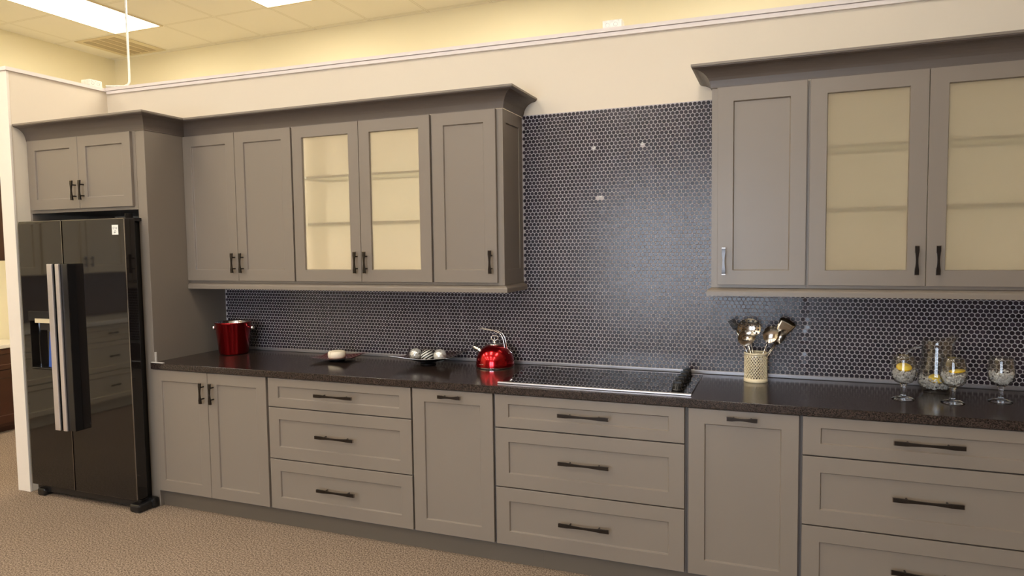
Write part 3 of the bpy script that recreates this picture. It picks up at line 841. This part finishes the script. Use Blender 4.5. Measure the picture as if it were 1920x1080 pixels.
def gob_r(z):
    z += .067*GS
    pts = sorted([(b, a) for a, b in gob_in])
    for i in range(len(pts)-1):
        if pts[i][0] <= z <= pts[i+1][0]:
            u = (z-pts[i][0])/(pts[i+1][0]-pts[i][0]+1e-9); return pts[i][1]*(1-u)+pts[i+1][1]*u
    return .03
for i, (x, y, lb, cl_) in enumerate(((1.822, -.352, 'stemmed glass goblet with a tilted lemon slice, left of the pitcher', 'crystals filling the goblet left of the pitcher'),
                               (2.005, -.368, 'stemmed glass goblet with a flat lemon slice, in front of the pitcher', 'crystals filling the goblet in front of the pitcher'),
                               (2.197, -.285, 'stemmed glass goblet without lemon, rightmost on the counter', 'crystals filling the goblet without lemon on the right'))):
    g = thing('goblet', lb, 'goblet', (x, y, CT), group='stemmed goblets by the pitcher')
    MB((x, y, CT)).lathe(gob_out[:11]+[(.0, .0605*GS)], (x, y, CT), 40).build('stem', 'glass', g)
    MB((x, y, CT)).lathe([(.0, .0608*GS), (.014*GS, .061*GS)]+gob_out[11:]+[(.0372*GS, .171*GS), (.0368*GS, .170*GS)], (x, y, CT), 40).build('bowl', 'thin_glass', g)
    crystals((x, y, CT+.067*GS), gob_r, .048, 250, 20+i, 'crystal_filling', 'clear sparkling '+cl_)
def lemon(c, r, T, label):
    t = thing('lemon_slice', label, 'lemon slice', c)
    T = Matrix.Translation(c) @ T
    m = MB(c); m.lathe([(r-.002, -.0025), (r, -.001), (r, .0025), (r-.002, .004), (r-.0021, -.0025)], (0, 0, 0), 28, T); m.build('rind', 'lemon_rind', t)
    m = MB(c); m.lathe([(0, -.0022), (r-.0022, -.0022), (r-.0022, .0036), (0, .0036)], (0, 0, 0), 28, T); m.build('flesh', 'lemon', t)
lemon((1.822, -.356, CT+.140), .030, Matrix.Rotation(.45, 4, 'X'), 'yellow lemon slice tilted in the goblet left of the pitcher')
lemon((2.017, -.372, CT+.136), .030, Matrix.Rotation(-.15, 4, 'Y') @ Matrix.Rotation(.02, 4, 'X'), 'yellow lemon slice lying flat in the goblet in front of the pitcher')
# pitcher
px, py = 1.985, -.150
o = (px, py, CT)
pt = thing('pitcher', 'clear glass pitcher of crystals and lemon behind the goblets', 'pitcher', o)
PS = 1.08
out = [(0, 0), (.050, 0), (.052, .003), (.051, .008), (.058, .016), (.070, .035), (.0735, .055), (.0715, .085), (.066, .120), (.060, .155), (.0565, .185), (.0555, .205), (.057, .222)]
inn = [(.0548, .222), (.0533, .205), (.0543, .185), (.0578, .155), (.0638, .120), (.0693, .085), (.0713, .055), (.0678, .036), (.055, .018), (.040, .012), (0, .011)]
out = [(a*PS, b*PS) for a, b in out]; inn = [(a*PS, b*PS) for a, b in inn]
m = MB(o); m.lathe(out+[(.0562*PS, .2235*PS), (.0552*PS, .222*PS)], (px, py, CT), 48)
# pull a raised pouring lip on the +X side
vv = []
for p in m.v:
    x, y, z = p; h = z-CT
    h /= PS
    if h > .17:
        a = math.atan2(y-py, x-px); k = max(0, math.cos(a))**3*((h-.17)/.052)**1.5; b = (h-.17)/.052
        x += .020*k; z += .028*k-.004*b*(1-max(0, math.cos(a)))
    vv.append((x, y, z))
m.v = vv; m.build('jug_body', 'thin_glass', pt)
hp = [(-.055, .190), (-.080, .188), (-.105, .176), (-.118, .155), (-.120, .130), (-.112, .105), (-.095, .085), (-.072, .070)]
MB(o).tube([(px+a*PS, py-.01, CT+b*PS) for a, b in hp], .0062, 10).build('handle', 'glass', pt)
def pit_r(z):
    z += .014
    pts = sorted([(b, a) for a, b in inn])
    for i in range(len(pts)-1):
        if pts[i][0] <= z <= pts[i+1][0]:
            u = (z-pts[i][0])/(pts[i+1][0]-pts[i][0]+1e-9); return pts[i][1]*(1-u)+pts[i+1][1]*u
    return .05
crystals((px, py, CT+.014), pit_r, .050, 420, 77, 'crystal_filling', 'clear sparkling crystals filling the bottom of the glass pitcher')
lemon((px-.008, py-.035, CT+.066), .031, Matrix.Rotation(.5, 4, 'X'), 'yellow lemon slice on the crystals inside the glass pitcher')

# ------------------------------------------------------------------ electrical bits above the wall
def jbox(c, sx, sy, sz, rz, label):
    t = thing('junction_box', label, 'junction box', c, rz)
    MB().box(-sx/2, sx/2, -sy/2, sy/2, 0, sz).build('box', 'galv', t, .002)
    k = MB()
    for x in (-sx*.25, sx*.18):
        for s_ in (-1,):
            pts = [(x+.011*math.cos(a), s_*(sy/2+.0005), sz*.5+.011*math.sin(a)) for a in [2*PI*i/14 for i in range(15)]]
            k.tube(pts, .0008, 4)
    for i in range(3): k.tube([(sx*(-.35+.35*i), -sy/2-.001, sz*.88), (sx*(-.35+.35*i)+.001, -sy/2-.001, sz*.88)], .003, 6)
    k.build('knockouts', 'rim', t)
    MB().box(-sx/2-.055, -sx/2-.001, -.02, .02, 0, .008).build('mounting_tab', 'galv', t)
    return t
jbox((-3.41, -.075, 2.8032), .10, .085, .052, PI/2, 'metal junction box on top of the wing wall in the left corner')
jbox((.452, .05, zt(.452)+.0445), .105, .07, .050, 0, 'metal junction box on top of the display wall above the tiled area')
cz_ = 2.8032+.02
cd = MB((-3.19, .06, 2.8)).tube([(-3.19, .06, RZ-.001), (-3.192, .06, 3.3), (-3.190, .06, 2.90), (-3.192, .06, 2.855), (-3.205, .058, cz_+.012), (-3.235, .05, cz_), (-3.355, -.002, cz_)], .0085, 12).build('conduit', 'galv')
prop(cd, 'thin white conduit dropping from the ceiling to the corner junction box', 'conduit')

# ------------------------------------------------------------------ ceiling fixtures
def troffer(x, y, label, group):
    t = thing('ceiling_light', label, 'ceiling light', (x, y, RZ), group=group)
    f = MB(); w, l = .305, .61
    for a, b, c, d in ((-w, w, -l, -l+.018), (-w, w, l-.018, l), (-w, -w+.018, -l+.018, l-.018), (w-.018, w, -l+.018, l-.018)): f.box(a, b, c, d, -.012, -.0005)
    f.build('frame', 'tbar', t)
    MB().box(-w+.018, w-.018, -l+.018, l-.018, -.009, -.0005).build('diffuser', 'lamp', t)
troffer(-4.387, .585, 'long lit rectangular ceiling light at the upper left', None)
troffer(-2.555, .585, 'lit ceiling light at the top edge, right of the conduit', None)
for x, y in [(x, y) for y in (.585,) for x in (-.725, 1.105)]+[(x, y) for y in (-1.855, -4.295, -6.4) for x in (-4.387, -2.555, -.725, 1.105)]:
    troffer(x, y, 'lit rectangular ceiling light of the rows outside the view', 'ceiling lights out of view')
vt = thing('ceiling_vent', 'square slotted air vent in the corner of the ceiling', 'vent', (-5.0, 1.505, RZ))
MB().box(-.29, .29, -.29, .29, -.006, -.0005).build('frame', 'tbar', vt)
for i in range(4):
    MB().box(-.225+i*.115, -.225+i*.115+.085, -.245, .245, -.0085, -.0062).build('slot', 'vent_dark', vt)

# ------------------------------------------------------------------ neighbouring displays (left wall)
# dark vanity glimpsed past the wing wall
o = (-5.3, -.05, 0)
vn = thing('vanity_cabinet', 'dark brown vanity cabinet with white top glimpsed at the far left edge', 'cabinet', (-5.548, -.12, 0), PI/2)
MB().box(-.62, .60, -.45, 0, .06, .755).build('carcass', 'walnut', vn, .002)
MB().box(-.60, .58, -.38, -.02, 0, .0595).build('toe_kick', 'walnut', vn)
MB().box(-.64, .62, -.475, 0, .7555, .790).build('top', 'white_counter', vn, .004)
for x0, x1 in ((-.61, -.01), (.0, .59)):
    d = shaker('drawer', vn, (0, 0, 0), x0, x1, .57, .745, -.4695, st=.05, rt=.04, rb=.04, mat='walnut')
    d = shaker('door', vn, (0, 0, 0), x0, x1, .09, .56, -.4695, st=.06, mat='walnut')
vw = thing('wall_cabinet', 'dark brown wall cabinet glimpsed at the far left edge above the vanity', 'cabinet', (-5.548, -.12, 1.53), PI/2)
MB().box(-.62, .54, -.30, 0, 0, .76).build('carcass', 'walnut', vw, .002)
for x0, x1 in ((-.61, -.04), (-.03, .53)):
    shaker('door', vw, (0, 0, 0), x0, x1, .01, .75, -.3195, st=.06, mat='walnut')
# cream kitchen run mirrored in the fridge
for i in range(3):
    yy = -1.75-i*.92
    c = thing('base_cabinet', ['cream drawer cabinet along the left wall, nearest the vanity', 'cream drawer cabinet in the middle of the left wall run', 'cream drawer cabinet at the far end of the left wall run'][i], 'cabinet', (-5.548, yy, 0), PI/2)
    MB().box(-.459, .459, -.60, 0, .10, .875).build('carcass', 'cream_cab', c)
    MB().box(-.459, .459, -.54, -.02, 0, .0995).build('toe_kick', 'cream_cab', c)
    for z0, z1 in ((.71, .865), (.41, .70), (.115, .40)):
        d = shaker('drawer', c, (0, 0, 0), -.45, .45, z0, z1, -.6195, st=.06, rt=.045, rb=.045, mat='cream_cab')
        pull('handle', d, (0, 0, 0), (0, (z0+z1)/2), .10, False, -.6195)
    c = thing('wall_cabinet', ['cream wall cabinet on the left wall, nearest the vanity', 'cream wall cabinet in the middle of the left wall run', 'cream wall cabinet at the far end of the left wall run'][i], 'cabinet', (-5.548, yy, 1.38), PI/2)
    MB().box(-.459, .459, -.31, 0, 0, .98).build('carcass', 'cream_cab', c)
    for x0, x1, hx in ((-.45, -.003, -.035), (.003, .45, .035)):
        d = shaker('door', c, (0, 0, 0), x0, x1, .01, .97, -.3295, st=.06, mat='cream_cab')
        pull('handle', d, (0, 0, 0), (hx, .12), .10, True, -.3295)
prop(MB((-5.2, -2.67, .876)).box(-5.548, -4.90, -4.07, -1.27, .8755, .915).build('countertop', 'white_counter', None, .003), 'white countertop of the cream cabinets on the left wall', 'countertop')
prop(MB((-5.54, -2.67, .916)).box(-5.549, -5.538, -4.05, -1.29, .9155, 1.379).build('wall_splash', 'beige_splash'), 'brown backsplash panel of the cream kitchen on the left wall', 'backsplash')

# ------------------------------------------------------------------ lights
def area(name, loc, rot, sx, sy, power, col):
    l = bpy.data.lights.new(name, 'AREA'); l.shape = 'RECTANGLE'; l.size = sx; l.size_y = sy; l.energy = power; l.color = col
    ob = bpy.data.objects.new(name, l); COL.objects.link(ob); ob.location = loc; ob.rotation_euler = rot
    return ob
for a, b in wins:
    area('daylight', ((a+b)/2, RY0+.02, 1.42), (PI/2, 0, PI), b-a-.1, 2.0, 75, (.74, .85, 1))
for xa, xb, e_ in ((-1.435, -.4905, 1.0), (1.4285, 2.375, .22)):
    for x_ in (xa+.045, xb-.045, (xa+xb)/2):
        area('pane_fill', (x_, -.285, 1.865), (PI/2, 0, 0), .03, .84, e_, (1, .92, .80))  # unseen fill strips added inside the glass cabinets to brighten the frosted panes
w = bpy.data.worlds.new('world'); SC.world = w; w.use_nodes = True
w.node_tree.nodes['Background'].inputs[0].default_value = (.6, .75, 1, 1); w.node_tree.nodes['Background'].inputs[1].default_value = .6

# ------------------------------------------------------------------ camera
cam = bpy.data.cameras.new('camera'); co = bpy.data.objects.new('camera', cam); COL.objects.link(co)
co.location = (1.30850752, -3.72794519, 1.60731262); co.rotation_euler = (1.50859061, .0133081, .371033813)
cam.sensor_width = 36; cam.lens = 1283.62018/1920*36; cam.clip_start = .05
SC.camera = co
SC.view_settings.view_transform = 'Standard'; SC.view_settings.look = 'None'; SC.view_settings.exposure = .12
SC.cycles.use_denoising = True
SC.cycles.max_bounces = 10; SC.cycles.transmission_bounces = 10; SC.cycles.caustics_reflective = False; SC.cycles.sample_clamp_indirect = 4
